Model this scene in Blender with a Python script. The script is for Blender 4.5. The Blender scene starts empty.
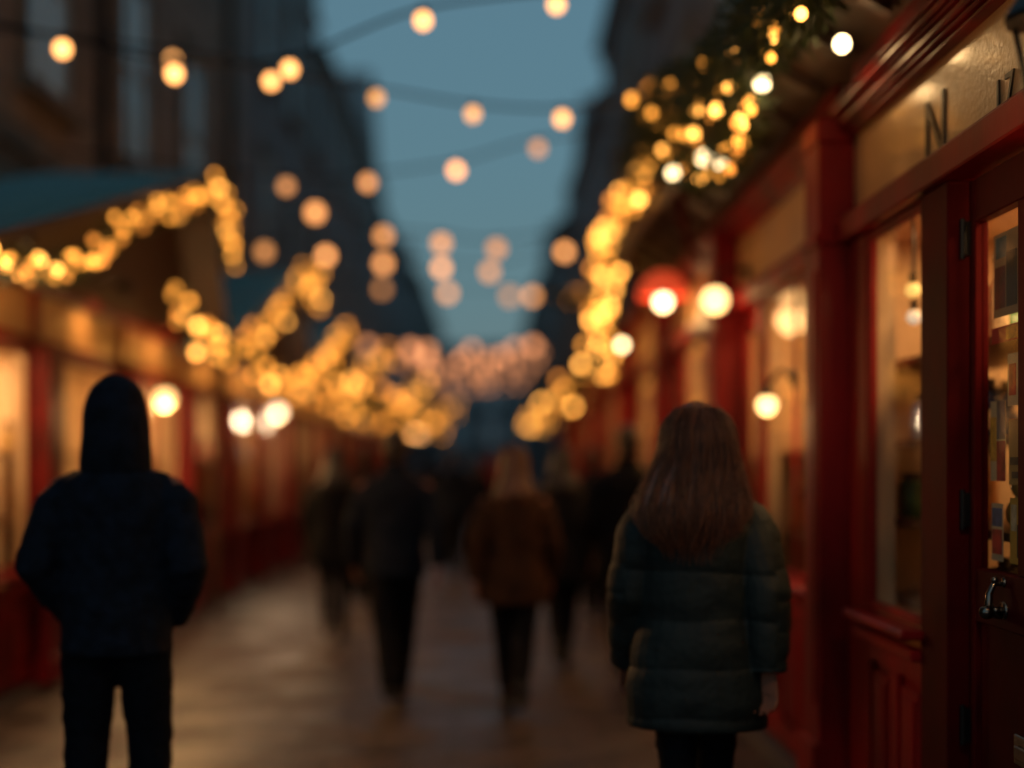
import bpy, bmesh, math, random
from mathutils import Vector, Matrix, noise
random.seed(7)
C = bpy.context.scene.collection
R = math.radians
F, VX, VY, H = 1422.0, 492.0, 465.0, 1.52      # focal length (px), vanishing point, eye height

# ---------------------------------------------------------------- helpers
def P(px, py, d):                       # picture point at street depth d -> world point
    return Vector(((px-VX)*d/F, d, H+(VY-py)*d/F))

def PX(px, py, X):                      # picture point on the street-parallel plane x = X
    d = X*F/(px-VX)
    return P(px, py, d)

def tag(o, label=None, cat=None, group=None, kind=None):
    if label: o['label'] = label
    if cat: o['category'] = cat
    if group: o['group'] = group
    if kind: o['kind'] = kind
    return o

def empty(name, loc, label, cat, group=None, rz=0.0):
    o = bpy.data.objects.new(name, None); C.objects.link(o)
    o.empty_display_size = .1
    o.location = loc; o.rotation_euler = (0, 0, rz)
    return tag(o, label, cat, group)

def mesh_obj(name, bm, mat, parent=None, smooth=False, label=None, bevel=0.0):
    if bevel:
        bmesh.ops.bevel(bm, geom=list(bm.edges), offset=bevel, segments=1, affect='EDGES', clamp_overlap=True)
    bmesh.ops.recalc_face_normals(bm, faces=bm.faces)
    if parent is not None:
        off = parent.matrix_basis.inverted()
        if parent.parent is not None:
            off = off @ parent.parent.matrix_basis.inverted()
        bmesh.ops.transform(bm, matrix=off, verts=bm.verts)
    me = bpy.data.meshes.new(name); bm.to_mesh(me); bm.free()
    for p in me.polygons: p.use_smooth = smooth
    for m in (mat if isinstance(mat, (list, tuple)) else [mat]): me.materials.append(m)
    o = bpy.data.objects.new(name, me); C.objects.link(o)
    if parent is not None: o.parent = parent
    if label: o['label'] = label
    return o

def box(bm, x0, x1, y0, y1, z0, z1, mi=0):
    if x0 > x1: x0, x1 = x1, x0
    if y0 > y1: y0, y1 = y1, y0
    v = [bm.verts.new(p) for p in ((x0,y0,z0),(x1,y0,z0),(x1,y1,z0),(x0,y1,z0),(x0,y0,z1),(x1,y0,z1),(x1,y1,z1),(x0,y1,z1))]
    for f in ((0,3,2,1),(4,5,6,7),(0,1,5,4),(1,2,6,5),(2,3,7,6),(3,0,4,7)):
        bm.faces.new([v[i] for i in f]).material_index = mi
    return v

def tube(bm, pts, rad, seg=10, cap=True, up=Vector((0,1,0))):
    """Closed loft along pts; rad items are r or (ra, rb) with rb along `up` when possible."""
    pts = [Vector(p) for p in pts]; rings = []
    side = None
    for i, p in enumerate(pts):
        t = (pts[min(i+1, len(pts)-1)]-pts[max(i-1, 0)]).normalized()
        u = up-t*up.dot(t)
        if u.length < 1e-3:
            u = Vector((0,0,1)) if side is None else side
            u = u-t*u.dot(t)
        u.normalize(); s = t.cross(u).normalized(); side = u
        r = rad[i] if isinstance(rad, (list, tuple)) else rad
        ra, rb = r if isinstance(r, (list, tuple)) else (r, r)
        rings.append([bm.verts.new(p+s*(ra*math.cos(a))+u*(rb*math.sin(a))) for a in (2*math.pi*k/seg for k in range(seg))])
    for a, b in zip(rings, rings[1:]):
        for k in range(seg):
            bm.faces.new((a[k], a[(k+1) % seg], b[(k+1) % seg], b[k]))
    if cap:
        bm.faces.new(rings[0][::-1]); bm.faces.new(rings[-1])
    return rings

def ball(bm, c, r, sub=2, sc=(1,1,1)):
    res = bmesh.ops.create_icosphere(bm, subdivisions=sub, radius=r)
    for v in res['verts']: v.co = Vector(c)+Vector((v.co.x*sc[0], v.co.y*sc[1], v.co.z*sc[2]))

def uvball(bm, c, r, sc=(1,1,1), u=16, v=10):
    res = bmesh.ops.create_uvsphere(bm, u_segments=u, v_segments=v, radius=r)
    for q in res['verts']: q.co = Vector(c)+Vector((q.co.x*sc[0], q.co.y*sc[1], q.co.z*sc[2]))

def lathe(bm, c, prof, seg=16):
    rings = []
    for r, z in prof:
        rings.append([bm.verts.new((c[0]+r*math.cos(2*math.pi*k/seg), c[1]+r*math.sin(2*math.pi*k/seg), c[2]+z)) for k in range(seg)])
    for a, b in zip(rings, rings[1:]):
        for k in range(seg): bm.faces.new((a[k], a[(k+1) % seg], b[(k+1) % seg], b[k]))
    bm.faces.new(rings[0][::-1]); bm.faces.new(rings[-1])

# ---------------------------------------------------------------- materials
def mat(name, col, rough=.5, metal=0, var=.15, scale=6, bump=0, bscale=30, coat=0, spec=.5, col2=None, stretch=(1,1,1), sheen=0):
    m = bpy.data.materials.new(name); m.use_nodes = True
    n, l = m.node_tree.nodes, m.node_tree.links
    b = n['Principled BSDF']
    b.inputs['Roughness'].default_value = rough; b.inputs['Metallic'].default_value = metal
    b.inputs['Coat Weight'].default_value = coat; b.inputs['Coat Roughness'].default_value = .12
    b.inputs['Specular IOR Level'].default_value = spec
    if sheen:
        b.inputs['Sheen Weight'].default_value = sheen
    tc = n.new('ShaderNodeTexCoord'); mp = n.new('ShaderNodeMapping'); mp.inputs['Scale'].default_value = stretch
    l.new(tc.outputs['Object'], mp.inputs[0])
    nz = n.new('ShaderNodeTexNoise'); nz.inputs['Scale'].default_value = scale; nz.inputs['Detail'].default_value = 5
    l.new(mp.outputs[0], nz.inputs[0])
    mx = n.new('ShaderNodeMix'); mx.data_type = 'RGBA'
    c2 = col2 or tuple(c*(1-var*2) for c in col)
    mx.inputs['A'].default_value = (*c2, 1); mx.inputs['B'].default_value = (*[min(1, c*(1+var)) for c in col], 1)
    cr = n.new('ShaderNodeMapRange'); cr.inputs['From Min'].default_value = .3; cr.inputs['From Max'].default_value = .7
    l.new(nz.outputs['Fac'], cr.inputs['Value']); l.new(cr.outputs['Result'], mx.inputs['Factor'])
    l.new(mx.outputs['Result'], b.inputs['Base Color'])
    mr = n.new('ShaderNodeMapRange'); mr.inputs['To Min'].default_value = max(.03, rough-.1); mr.inputs['To Max'].default_value = min(1, rough+.12)
    l.new(nz.outputs['Fac'], mr.inputs['Value']); l.new(mr.outputs['Result'], b.inputs['Roughness'])
    if bump:
        nb = n.new('ShaderNodeTexNoise'); nb.inputs['Scale'].default_value = bscale; nb.inputs['Detail'].default_value = 4
        l.new(mp.outputs[0], nb.inputs[0])
        bp = n.new('ShaderNodeBump'); bp.inputs['Strength'].default_value = bump; bp.inputs['Distance'].default_value = .01
        l.new(nb.outputs['Fac'], bp.inputs['Height']); l.new(bp.outputs[0], b.inputs['Normal'])
    return m

def emis(name, col, s):
    m = bpy.data.materials.new(name); m.use_nodes = True
    n, l = m.node_tree.nodes, m.node_tree.links
    b = n['Principled BSDF']; b.inputs['Base Color'].default_value = (.8,.6,.35,1)
    b.inputs['Emission Color'].default_value = (*col, 1); b.inputs['Emission Strength'].default_value = s
    return m

def brick_mat(name, c1, c2, mortar, bw, bh, rough=.8, axes='YZ', bump=.5, spec=.5, rlo=None):
    m = bpy.data.materials.new(name); m.use_nodes = True
    n, l = m.node_tree.nodes, m.node_tree.links
    b = n['Principled BSDF']; b.inputs['Specular IOR Level'].default_value = spec
    tc = n.new('ShaderNodeTexCoord'); sp = n.new('ShaderNodeSeparateXYZ'); cb = n.new('ShaderNodeCombineXYZ')
    l.new(tc.outputs['Object'], sp.inputs[0])
    l.new(sp.outputs[axes[0]], cb.inputs[0]); l.new(sp.outputs[axes[1]], cb.inputs[1])
    br = n.new('ShaderNodeTexBrick'); br.inputs['Scale'].default_value = 1
    br.inputs['Brick Width'].default_value = bw; br.inputs['Row Height'].default_value = bh
    br.inputs['Mortar Size'].default_value = min(bw, bh)*.06; br.inputs['Mortar Smooth'].default_value = .3
    br.inputs['Color1'].default_value = (*c1, 1); br.inputs['Color2'].default_value = (*c2, 1); br.inputs['Mortar'].default_value = (*mortar, 1)
    l.new(cb.outputs[0], br.inputs['Vector'])
    nz = n.new('ShaderNodeTexNoise'); nz.inputs['Scale'].default_value = 1.7; nz.inputs['Detail'].default_value = 7
    l.new(tc.outputs['Object'], nz.inputs[0])
    mx = n.new('ShaderNodeMix'); mx.data_type = 'RGBA'; mx.blend_type = 'MULTIPLY'; mx.inputs['Factor'].default_value = .7
    rp = n.new('ShaderNodeMapRange'); rp.inputs['From Min'].default_value = .3; rp.inputs['From Max'].default_value = .7
    rp.inputs['To Min'].default_value = .45; rp.inputs['To Max'].default_value = 1.15
    l.new(nz.outputs['Fac'], rp.inputs['Value'])
    l.new(br.outputs['Color'], mx.inputs['A']); l.new(rp.outputs['Result'], mx.inputs['B'])
    l.new(mx.outputs['Result'], b.inputs['Base Color'])
    rr = n.new('ShaderNodeMapRange'); rr.inputs['From Min'].default_value = .35; rr.inputs['From Max'].default_value = .65
    rr.inputs['To Min'].default_value = rlo if rlo is not None else rough-.1; rr.inputs['To Max'].default_value = rough
    l.new(nz.outputs['Fac'], rr.inputs['Value']); l.new(rr.outputs['Result'], b.inputs['Roughness'])
    bp = n.new('ShaderNodeBump'); bp.inputs['Strength'].default_value = bump; bp.inputs['Distance'].default_value = .01
    ad = n.new('ShaderNodeMath'); ad.operation = 'MULTIPLY_ADD'; ad.inputs[1].default_value = -1; l.new(br.outputs['Fac'], ad.inputs[0])
    nf = n.new('ShaderNodeTexNoise'); nf.inputs['Scale'].default_value = 22; l.new(tc.outputs['Object'], nf.inputs[0]); l.new(nf.outputs['Fac'], ad.inputs[2])
    l.new(ad.outputs[0], bp.inputs['Height']); l.new(bp.outputs[0], b.inputs['Normal'])
    return m

def glass_mat(name, tint=(1,1,1), ior=1.45, rough=.03, opacity=.0):
    m = bpy.data.materials.new(name); m.use_nodes = True
    n, l = m.node_tree.nodes, m.node_tree.links
    n.remove(n['Principled BSDF']); out = n['Material Output']
    tr = n.new('ShaderNodeBsdfTransparent'); tr.inputs[0].default_value = (*tint, 1)
    gl = n.new('ShaderNodeBsdfGlossy'); gl.inputs['Roughness'].default_value = rough
    ge = n.new('ShaderNodeNewGeometry'); dt = n.new('ShaderNodeVectorMath'); dt.operation = 'DOT_PRODUCT'
    l.new(ge.outputs['Normal'], dt.inputs[0]); l.new(ge.outputs['Incoming'], dt.inputs[1])
    fr = None; prev = dt.outputs['Value']
    for op, val in (('ABSOLUTE', None), ('SUBTRACT', 1), ('POWER', 5), ('MULTIPLY', .4)):
        q = n.new('ShaderNodeMath'); q.operation = op
        if op == 'SUBTRACT': q.inputs[0].default_value = 1; l.new(prev, q.inputs[1])
        else:
            l.new(prev, q.inputs[0])
            if val is not None: q.inputs[1].default_value = val
        prev = q.outputs[0]; fr = q
    tc = n.new('ShaderNodeTexCoord'); nz = n.new('ShaderNodeTexNoise'); nz.inputs['Scale'].default_value = 1.5
    l.new(tc.outputs['Object'], nz.inputs[0])
    bp = n.new('ShaderNodeBump'); bp.inputs['Strength'].default_value = .06; bp.inputs['Distance'].default_value = .05
    l.new(nz.outputs['Fac'], bp.inputs['Height']); l.new(bp.outputs[0], gl.inputs['Normal'])
    ad = n.new('ShaderNodeMath'); ad.operation = 'ADD'; ad.use_clamp = True; ad.inputs[1].default_value = .035
    mx = n.new('ShaderNodeMixShader')
    l.new(fr.outputs[0], ad.inputs[0]); l.new(ad.outputs[0], mx.inputs[0])
    l.new(tr.outputs[0], mx.inputs[1]); l.new(gl.outputs[0], mx.inputs[2]); l.new(mx.outputs[0], out.inputs[0])
    return m

M = dict(
    red=mat('red_gloss_paint', (.27,.003,.005), .42, var=.38, scale=2.2, bump=.12, bscale=14, coat=.03, spec=.22, stretch=(1,1,.4)),
    lred=mat('stall_red_paint', (.17,.004,.005), .5, var=.3, scale=2.4, bump=.12, bscale=14, spec=.2),
    dred=mat('dark_red_paint', (.09,.002,.003), .62, var=.25, scale=2.5, bump=.1, bscale=16, spec=.08),
    cream=mat('cream_enamel', (.62,.36,.15), .3, var=.12, scale=3, bump=.35, bscale=55, coat=.35),
    creamw=mat('cream_wall_paint', (.66,.46,.27), .6, var=.1, scale=3),
    ink=mat('black_lettering', (.02,.012,.008), .4),
    stone=brick_mat('sandstone_blocks', (.45,.36,.27), (.36,.29,.22), (.22,.18,.15), .7, .32),
    stone2=brick_mat('grey_stone_blocks', (.34,.32,.32), (.27,.26,.27), (.18,.17,.17), .6, .3),
    trim=mat('stone_trim', (.24,.2,.15), .8, var=.2),
    slate=mat('roof_slate', (.05,.055,.065), .55, var=.3, scale=9, bump=.4, bscale=12),
    teal=mat('teal_painted_roof', (.1,.36,.4), .42, var=.25, scale=3, bump=.2, stretch=(1,6,1)),
    wood=mat('dark_stained_wood', (.055,.022,.012), .5, var=.35, scale=5, bump=.3, stretch=(1,1,6)),
    shelf=mat('brown_shelf_wood', (.28,.14,.06), .55, var=.3, scale=5, stretch=(1,6,1)),
    black=mat('black_metal', (.012,.012,.013), .38, metal=.6),
    brass=mat('aged_brass', (.22,.19,.16), .22, metal=1, var=.3, scale=20),
    fir=mat('fir_needles', (.035,.06,.016), .6, var=.4, scale=12),
    glass=glass_mat('window_glass', (.96,.97,.96)),
    skyglass=mat('sky_painted_window_glass', (.62,.8,.86), .09, var=.12, scale=.6, spec=1.0, bump=.02, bscale=.8),  # pale blue base colour stands in for sky reflected in the panes
    frame=mat('grey_sash_paint', (.4,.44,.45), .5),
    gutter=mat('cast_iron_pipe', (.02,.02,.022), .45, metal=.4),
    navy=mat('navy_wool', (.008,.012,.022), .8, var=.3, scale=18, bump=.5, bscale=60, spec=.15),
    blackc=mat('black_cloth', (.004,.004,.006), .8, var=.3, scale=18, bump=.5, bscale=70, spec=.15),
    puff=mat('dark_green_quilted_nylon', (.013,.02,.019), .6, spec=.3, var=.25, scale=7, bump=.25, bscale=26),
    brownc=mat('brown_wool_coat', (.045,.018,.008), .8, var=.3, scale=16, bump=.5, bscale=60, spec=.15),
    greyc=mat('charcoal_coat', (.01,.009,.011), .8, var=.3, scale=16, bump=.5, bscale=60, spec=.15),
    denim=mat('dark_denim', (.004,.005,.009), .85, var=.3, scale=30, bump=.4, bscale=90, spec=.15),
    leather=mat('black_leather', (.012,.01,.009), .4),
    skin=mat('skin', (.26,.11,.07), .7, spec=.15, var=.06, scale=10, bump=.1, bscale=80),
    eye=mat('eye', (.6,.58,.55), .2, var=.03), lip=mat('lip', (.4,.13,.11), .5, var=.05),
    rubber=mat('boot_rubber', (.01,.01,.01), .7),
    bulb=emis('festoon_bulb_glass', (1,.42,.12), 5), bulbfar=emis('festoon_bulb_warm_glass', (1,.43,.2), 34),
    fairy=emis('fairy_light_glass', (1,.36,.045), 4.3), fairyw=emis('fairy_light_bright_glass', (1,.41,.07), 9),
    globe=emis('lamp_globe_glass', (1,.6,.22), 3.6), globew=emis('white_lamp_globe_glass', (1,.74,.47), 4),
    hot=emis('hot_bulb_glass', (1,.72,.36), 9),
)
def hair_mat(name, c):
    m = mat(name, c, .42, var=.35, scale=30, bump=.2, bscale=60, stretch=(3,3,.3)); return m
M['hairb'] = hair_mat('brown_hair', (.17,.058,.026)); M['hairk'] = hair_mat('dark_hair', (.02,.012,.009)); M['hairr'] = hair_mat('auburn_hair', (.13,.05,.022))

# ---------------------------------------------------------------- ground
bm = bmesh.new()
v = [bm.verts.new(p) for p in ((-300,-60,0),(300,-60,0),(300,600,0),(-300,600,0))]; bm.faces.new(v)
ground = mesh_obj('ground', bm, mat('ground_asphalt', (.05,.05,.05), .8)); tag(ground, kind='structure')
bm = bmesh.new()
v = [bm.verts.new(p) for p in ((-3.0,-6,.004),(1.42,-6,.004),(1.42,130,.004),(-3.0,130,.004))]; bm.faces.new(v)
M['paving'] = brick_mat('wet_street_setts', (.078,.046,.038), (.046,.03,.027), (.018,.015,.015), .42, .26, rough=.66, axes='XY', bump=.9, rlo=.36, spec=.4)
road = mesh_obj('road', bm, M['paving']); tag(road, kind='structure')
for nm, xa, xb in (('pavement', -4.4, -3.0), ('pavement', 1.42, 2.8)):
    bm = bmesh.new(); box(bm, xa, xb, -6, 130, -.05, .06); tag(mesh_obj(nm, bm, mat('kerb_stone', (.09,.08,.075), .6)), kind='structure')

# ---------------------------------------------------------------- tall buildings
def building(name, side, X, y0, y1, h, m, label, win=True, pitch=3.3, ww=1.25, first=13.4, storeys=((5.0,7.2),(8.7,10.8),(12.0,13.6)), depth=7, gable=None, group='stone tenements above the market'):
    cx = side*X; b = empty(name, (cx, y0, 0), label, 'building', group)
    bm = bmesh.new(); box(bm, cx, cx+side*depth, y0, y1, 0, h)
    if gable:
        g0, g1, gh = gable; gm = (g0+g1)/2
        vs = [[bm.verts.new((cx-side*.003+o, y, z)) for (y, z) in ((g0,h-.4),(g1,h-.4),(g1,h+.3),(gm,gh),(g0,h+.3))] for o in (0, side*4)]
        bm.faces.new(vs[0]); bm.faces.new(vs[1][::-1])
        for i in range(5): bm.faces.new((vs[0][i], vs[0][(i+1) % 5], vs[1][(i+1) % 5], vs[1][i]))
    mesh_obj('wall', bm, m, b)
    bm = bmesh.new()                        # pitched slate roof
    rz = h+2.6
    vs = [bm.verts.new(p) for p in ((cx-side*.25,y0-.1,h),(cx-side*.25,y1+.1,h),(cx+side*depth,y1+.1,h),(cx+side*depth,y0-.1,h),
                                    (cx+side*depth*.5,y0+.8,rz),(cx+side*depth*.5,y1-.8,rz))]
    for f in ((0,1,5,4),(2,3,4,5),(0,4,3),(1,2,5),(0,3,2,1)): bm.faces.new([vs[i] for i in f])
    rf = mesh_obj('roof', bm, M['slate'], b)
    for yc in (y0+1.2, y1-1.4):
        bm = bmesh.new(); box(bm, cx+side*.3, cx+side*1.2, yc-.7, yc+.7, h-.3, h+1.7)
        for q in (-.4, 0, .4): tube(bm, [(cx+side*.75, yc+q, h+1.7), (cx+side*.75, yc+q, h+2.2)], .12, 8)
        mesh_obj('chimney', bm, m, rf)
    bm = bmesh.new()
    box(bm, cx-side*.12, cx-side*.002, y0, y1, h-.35, h-.05); mesh_obj('cornice', bm, M['trim'], b, bevel=.01)
    bm = bmesh.new(); box(bm, cx-side*.07, cx-side*.002, y0, y1, 4.3, 4.5); mesh_obj('string_course', bm, M['trim'], b)
    if win:
        y = first
        while y-ww > y0+.4: y -= pitch
        while y+ww/2 < y1-.3:
            if y-ww/2 > y0+.3:
                for (za, zb) in storeys:
                    if zb > h-.4: continue
                    bm = bmesh.new()            # surround standing proud
                    o = side*-.06; q = ww/2
                    for (a, c, d, e) in ((y-q-.14,y-q,za-.02,zb+.02),(y+q,y+q+.14,za-.02,zb+.02),(y-q-.18,y+q+.18,zb+.022,zb+.2)):
                        box(bm, cx+o, cx+side*.03, a, c, d, e)
                    w = mesh_obj('window', bm, M['trim'], b)
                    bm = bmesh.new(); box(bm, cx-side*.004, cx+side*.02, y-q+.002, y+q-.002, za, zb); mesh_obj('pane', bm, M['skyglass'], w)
                    bm = bmesh.new(); o2 = cx-side*.03
                    for (a, c, d, e) in ((y-q+.003,y-q+.07,za+.003,zb),(y+q-.07,y+q-.003,za+.003,zb),(y-q+.072,y+q-.072,zb-.07,zb-.003),(y-q+.072,y+q-.072,za+.003,za+.08),(y-q+.072,y+q-.072,(za+zb)/2-.035,(za+zb)/2+.035),(y-.02,y+.02,(za+zb)/2+.037,zb-.072),(y-.02,y+.02,za+.082,(za+zb)/2-.037)):
                        box(bm, o2, cx-side*.005, a, c, d, e)
                    mesh_obj('sash', bm, M['frame'], w)
                    bm = bmesh.new(); box(bm, cx-side*.16, cx+side*.02, y-q-.2, y+q+.2, za-.14, za-.022); mesh_obj('sill', bm, M['trim'], w)
            y += pitch
    return b

building('stone_tenement', -1, 4.2, 3, 24.0, 15.5, M['stone'], 'tall sandstone tenement with sash windows rising behind the first two green stall roofs')
building('stone_tenement', -1, 4.203, 24.0, 34, 14.3, M['stone2'], 'grey stone tenement joined to the far end of the tall sandstone one', first=26.4)
building('stone_tenement', -1, 4.1, 34, 52, 11.4, M['stone2'], 'lower tenement with a pointed gable seen left of the open sky', first=37, gable=(45.5,51.9,15), pitch=3.6)
building('stone_tenement', -1, 4.3, 52, 80, 11.2, M['stone2'], 'long low tenement fading down the street past the pointed gable', first=55, pitch=4)
building('stone_tenement', -1, 4.2, 80, 118, 12.3, M['stone2'], 'farthest tenement on the side of the green roofed stalls', first=84, pitch=4.5, storeys=((5,7.2),(8.7,10.8)))
building('stone_tenement', 1, 2.6, 2, 23.5, 15.5, M['stone2'], 'dark tenement standing over the red shopfronts and garland', first=9, storeys=((5,7.2),(8.7,10.8),(12,13.8)))
building('stone_tenement', 1, 2.62, 23.5, 33, 11.1, M['stone2'], 'slate topped tenement whose corner meets the sky above the shopfronts', first=26, storeys=((5,7),(8,9.8)))
building('stone_tenement', 1, 2.6, 33, 45, 10.1, M['stone2'], 'lower grey tenement with a pointed gable beyond the corner over the shopfronts', first=36, gable=(39.5,44.9,12.4))
building('stone_tenement', 1, 2.7, 45, 55, 9.4, M['stone2'], 'small two storey tenement past the pointed gable on the shopfront side', first=48, pitch=4)
building('stone_tenement', 1, 2.65, 55, 76, 10.9, M['stone2'], 'long tenement far along the shopfront side with small dim windows', first=58, pitch=4, gable=(69,75.5,13.6))
building('stone_tenement', 1, 2.6, 76, 118, 11.6, M['stone2'], 'last tenement on the shopfront side before the street closes', first=79, pitch=4.5, storeys=((5,7.2),(8.7,10.8)))
b = empty('end_building', (-1, 128, 0), 'dim blue grey building closing the far end of the street', 'building')
bm = bmesh.new(); box(bm, -20, 24, 128, 136, 0, 9.6); mesh_obj('wall', bm, M['stone2'], b)
bm = bmesh.new()
vs = [bm.verts.new(p) for p in ((-20,127.6,9.6),(24,127.6,9.6),(24,136.2,9.6),(-20,136.2,9.6),(-18,132,12.6),(22,132,12.6))]
for f in ((0,1,5,4),(2,3,4,5),(0,4,3),(1,2,5),(0,3,2,1)): bm.faces.new([vs[i] for i in f])
mesh_obj('roof', bm, M['slate'], b)
for xw in range(-6, 7, 3):
    for zw in (3.5, 6.6):
        bm = bmesh.new(); box(bm, xw-.6, xw+.6, 127.93, 128.05, zw, zw+1.9); w = mesh_obj('window', bm, M['frame'], b)
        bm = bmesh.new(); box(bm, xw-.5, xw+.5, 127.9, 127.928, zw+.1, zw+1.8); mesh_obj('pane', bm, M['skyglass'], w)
# downpipes
for i, (x, y) in enumerate(((-4.12,15.1),(-4.12,22.4),(2.52,13.2))):
    bm = bmesh.new(); tube(bm, [(x,y,4.6),(x,y,14.8)], .06, 10)
    for z in (6,9,12): tube(bm, [(x,y,z),(x,y,z+.12)], .085, 10)
    tag(mesh_obj('drainpipe', bm, M['gutter'], smooth=True), ('black iron drainpipe on the sandstone wall between its second and third window','black iron drainpipe on the sandstone wall farther along the street','black iron drainpipe on the dark tenement over the shopfronts')[i], 'drainpipe', 'iron drainpipes')

# ---------------------------------------------------------------- shopfronts
class Side:
    def __init__(s, sg, X): s.sg, s.X = sg, X
    def bx(s, bm, u0, u1, v0, v1, z0, z1): box(bm, s.sg*(s.X+v0), s.sg*(s.X+v1), u0, u1, z0, z1)
    def p(s, u, v, z): return Vector((s.sg*(s.X+v), u, z))
RS, LS = Side(1, 1.5), Side(-1, 3.05)

def panels(S, par, u0, u1, z0, z1, n, m):
    """stallriser: backing board, rails and raised panels"""
    bm = bmesh.new(); S.bx(bm, u0, u1, .03, .09, z0, z1); 
    w = (u1-u0)/n
    S.bx(bm, u0, u1, .0, .028, z1-.09, z1-.001); S.bx(bm, u0, u1, .0, .028, z0, z0+.12)
    for i in range(n+1):
        c = u0+i*w; S.bx(bm, max(u0, c-.05), min(u1, c+.05), .0, .028, z0+.121, z1-.091)
    o = mesh_obj('stallriser', bm, m, par, bevel=.004)
    for i in range(n):
        bm = bmesh.new(); a, c = u0+i*w+.085, u0+(i+1)*w-.085
        if c-a < .05: continue
        S.bx(bm, a, c, .004, .027, z0+.16, z1-.13)
        S.bx(bm, a+.03, c-.03, -.006, .003, z0+.19, z1-.16)
        mesh_obj('raised_panel', bm, m, o, bevel=.006)

def window(S, par, u0, u1, z0, z1, m, mull=0, rev=.07, transom=None):
    bm = bmesh.new(); t = .035
    S.bx(bm, u0, u0+t, .01, .034, z0, z1); S.bx(bm, u1-t, u1, .01, .034, z0, z1)
    S.bx(bm, u0+t, u1-t, .012, .034, z1-t, z1); S.bx(bm, u0+t, u1-t, .012, .034, z0, z0+t)
    for i in range(mull):
        c = u0+(u1-u0)*(i+1)/(mull+1); S.bx(bm, c-.02, c+.02, .015, .032, z0+t, z1-t)
    if transom: S.bx(bm, u0+t, u1-t, .018, .03, transom-.02, transom+.02)
    w = mesh_obj('window', bm, m, par, bevel=.004)
    bm = bmesh.new(); S.bx(bm, u0+t-.002, u1-t+.002, .020, .025, z0+t-.002, z1-t+.002); mesh_obj('glass', bm, M['glass'], w)
    bm = bmesh.new()                                # cream painted inner reveal
    S.bx(bm, u1-t, u1-t+.03, .036, .036+rev, z0, z1); S.bx(bm, u0+t-.03, u0+t, .036, .036+rev, z0, z1)
    S.bx(bm, u0+t, u1-t, .036, .036+rev, z0-.02, z0+.01)
    mesh_obj('reveal', bm, M['creamw'], w)
    bm = bmesh.new(); S.bx(bm, u0-.03, u1+.03, -.09, .01, z0-.034, z0-.001); S.bx(bm, u0-.01, u1+.01, -.05, .009, z0-.11, z0-.071)
    mesh_obj('sill', bm, m, w, bevel=.008)
    return w

GOODS_N = [0]
def good(kind, S, u, v, z, where, rnd):
    """one item of shop stock standing on a shelf"""
    c = S.p(u, v, z); cols = dict(amber=(.55,.22,.04), red=(.5,.03,.02), green=(.06,.2,.06), blue=(.05,.12,.3), cream=(.7,.6,.42), gold=(.6,.4,.1), white=(.75,.72,.66))
    cn = rnd.choice(list(cols)); key = 'g_'+cn
    if key not in M: M[key] = mat(cn+'_stock_finish', cols[cn], .35, var=.2, scale=20, coat=.3)
    bm = bmesh.new()
    if kind == 'jar':
        lathe(bm, c, [(.045,0),(.055,.02),(.055,.13),(.04,.155)]); nm, m, desc = 'storage_jar', M[key], '%s jar' % cn
        o = mesh_obj(nm, bm, m, smooth=True); bm = bmesh.new(); lathe(bm, c, [(.044,.156),(.044,.185),(.02,.19)])
        mesh_obj('lid', bm, M['wood'], o)
    elif kind == 'box':
        a = rnd.uniform(.07,.12); h = rnd.uniform(.1,.22); box(bm, c.x-a/2, c.x+a/2, c.y-a/2, c.y+a/2, c.z, c.z+h); desc = '%s ribboned gift box' % cn
        o = mesh_obj('gift_box', bm, M[key], bevel=.004); bm = bmesh.new()
        box(bm, c.x-a/2-.003, c.x+a/2+.003, c.y-.01, c.y+.01, c.z+.001, c.z+h+.004)
        ball(bm, (c.x,c.y,c.z+h+.015), .018, 1); mesh_obj('ribbon', bm, M['brass'], o)
    elif kind == 'bottle':
        lathe(bm, c, [(.035,0),(.037,.01),(.037,.16),(.014,.21),(.014,.26)]); desc = '%s glass bottle' % cn
        o = mesh_obj('bottle', bm, M[key], smooth=True); bm = bmesh.new(); lathe(bm, c, [(.016,.261),(.016,.285),(.012,.287)]); mesh_obj('cap', bm, M['brass'], o)
    else:
        ball(bm, (c.x,c.y,c.z+.06), .06, 2); ball(bm, (c.x,c.y,c.z+.145), .042, 2); desc = 'round %s ornament in a hat' % cn
        o = mesh_obj('ornament', bm, M[key], smooth=True); bm = bmesh.new(); lathe(bm, (c.x,c.y,c.z+.178), [(.04,0),(.042,.01),(.02,.012),(.02,.045)]); mesh_obj('hat', bm, M['ink'], o)
    tag(o, desc+', '+where, kind if kind != 'ball' else 'ornament', 'shop goods on display shelves')
    return o

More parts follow.
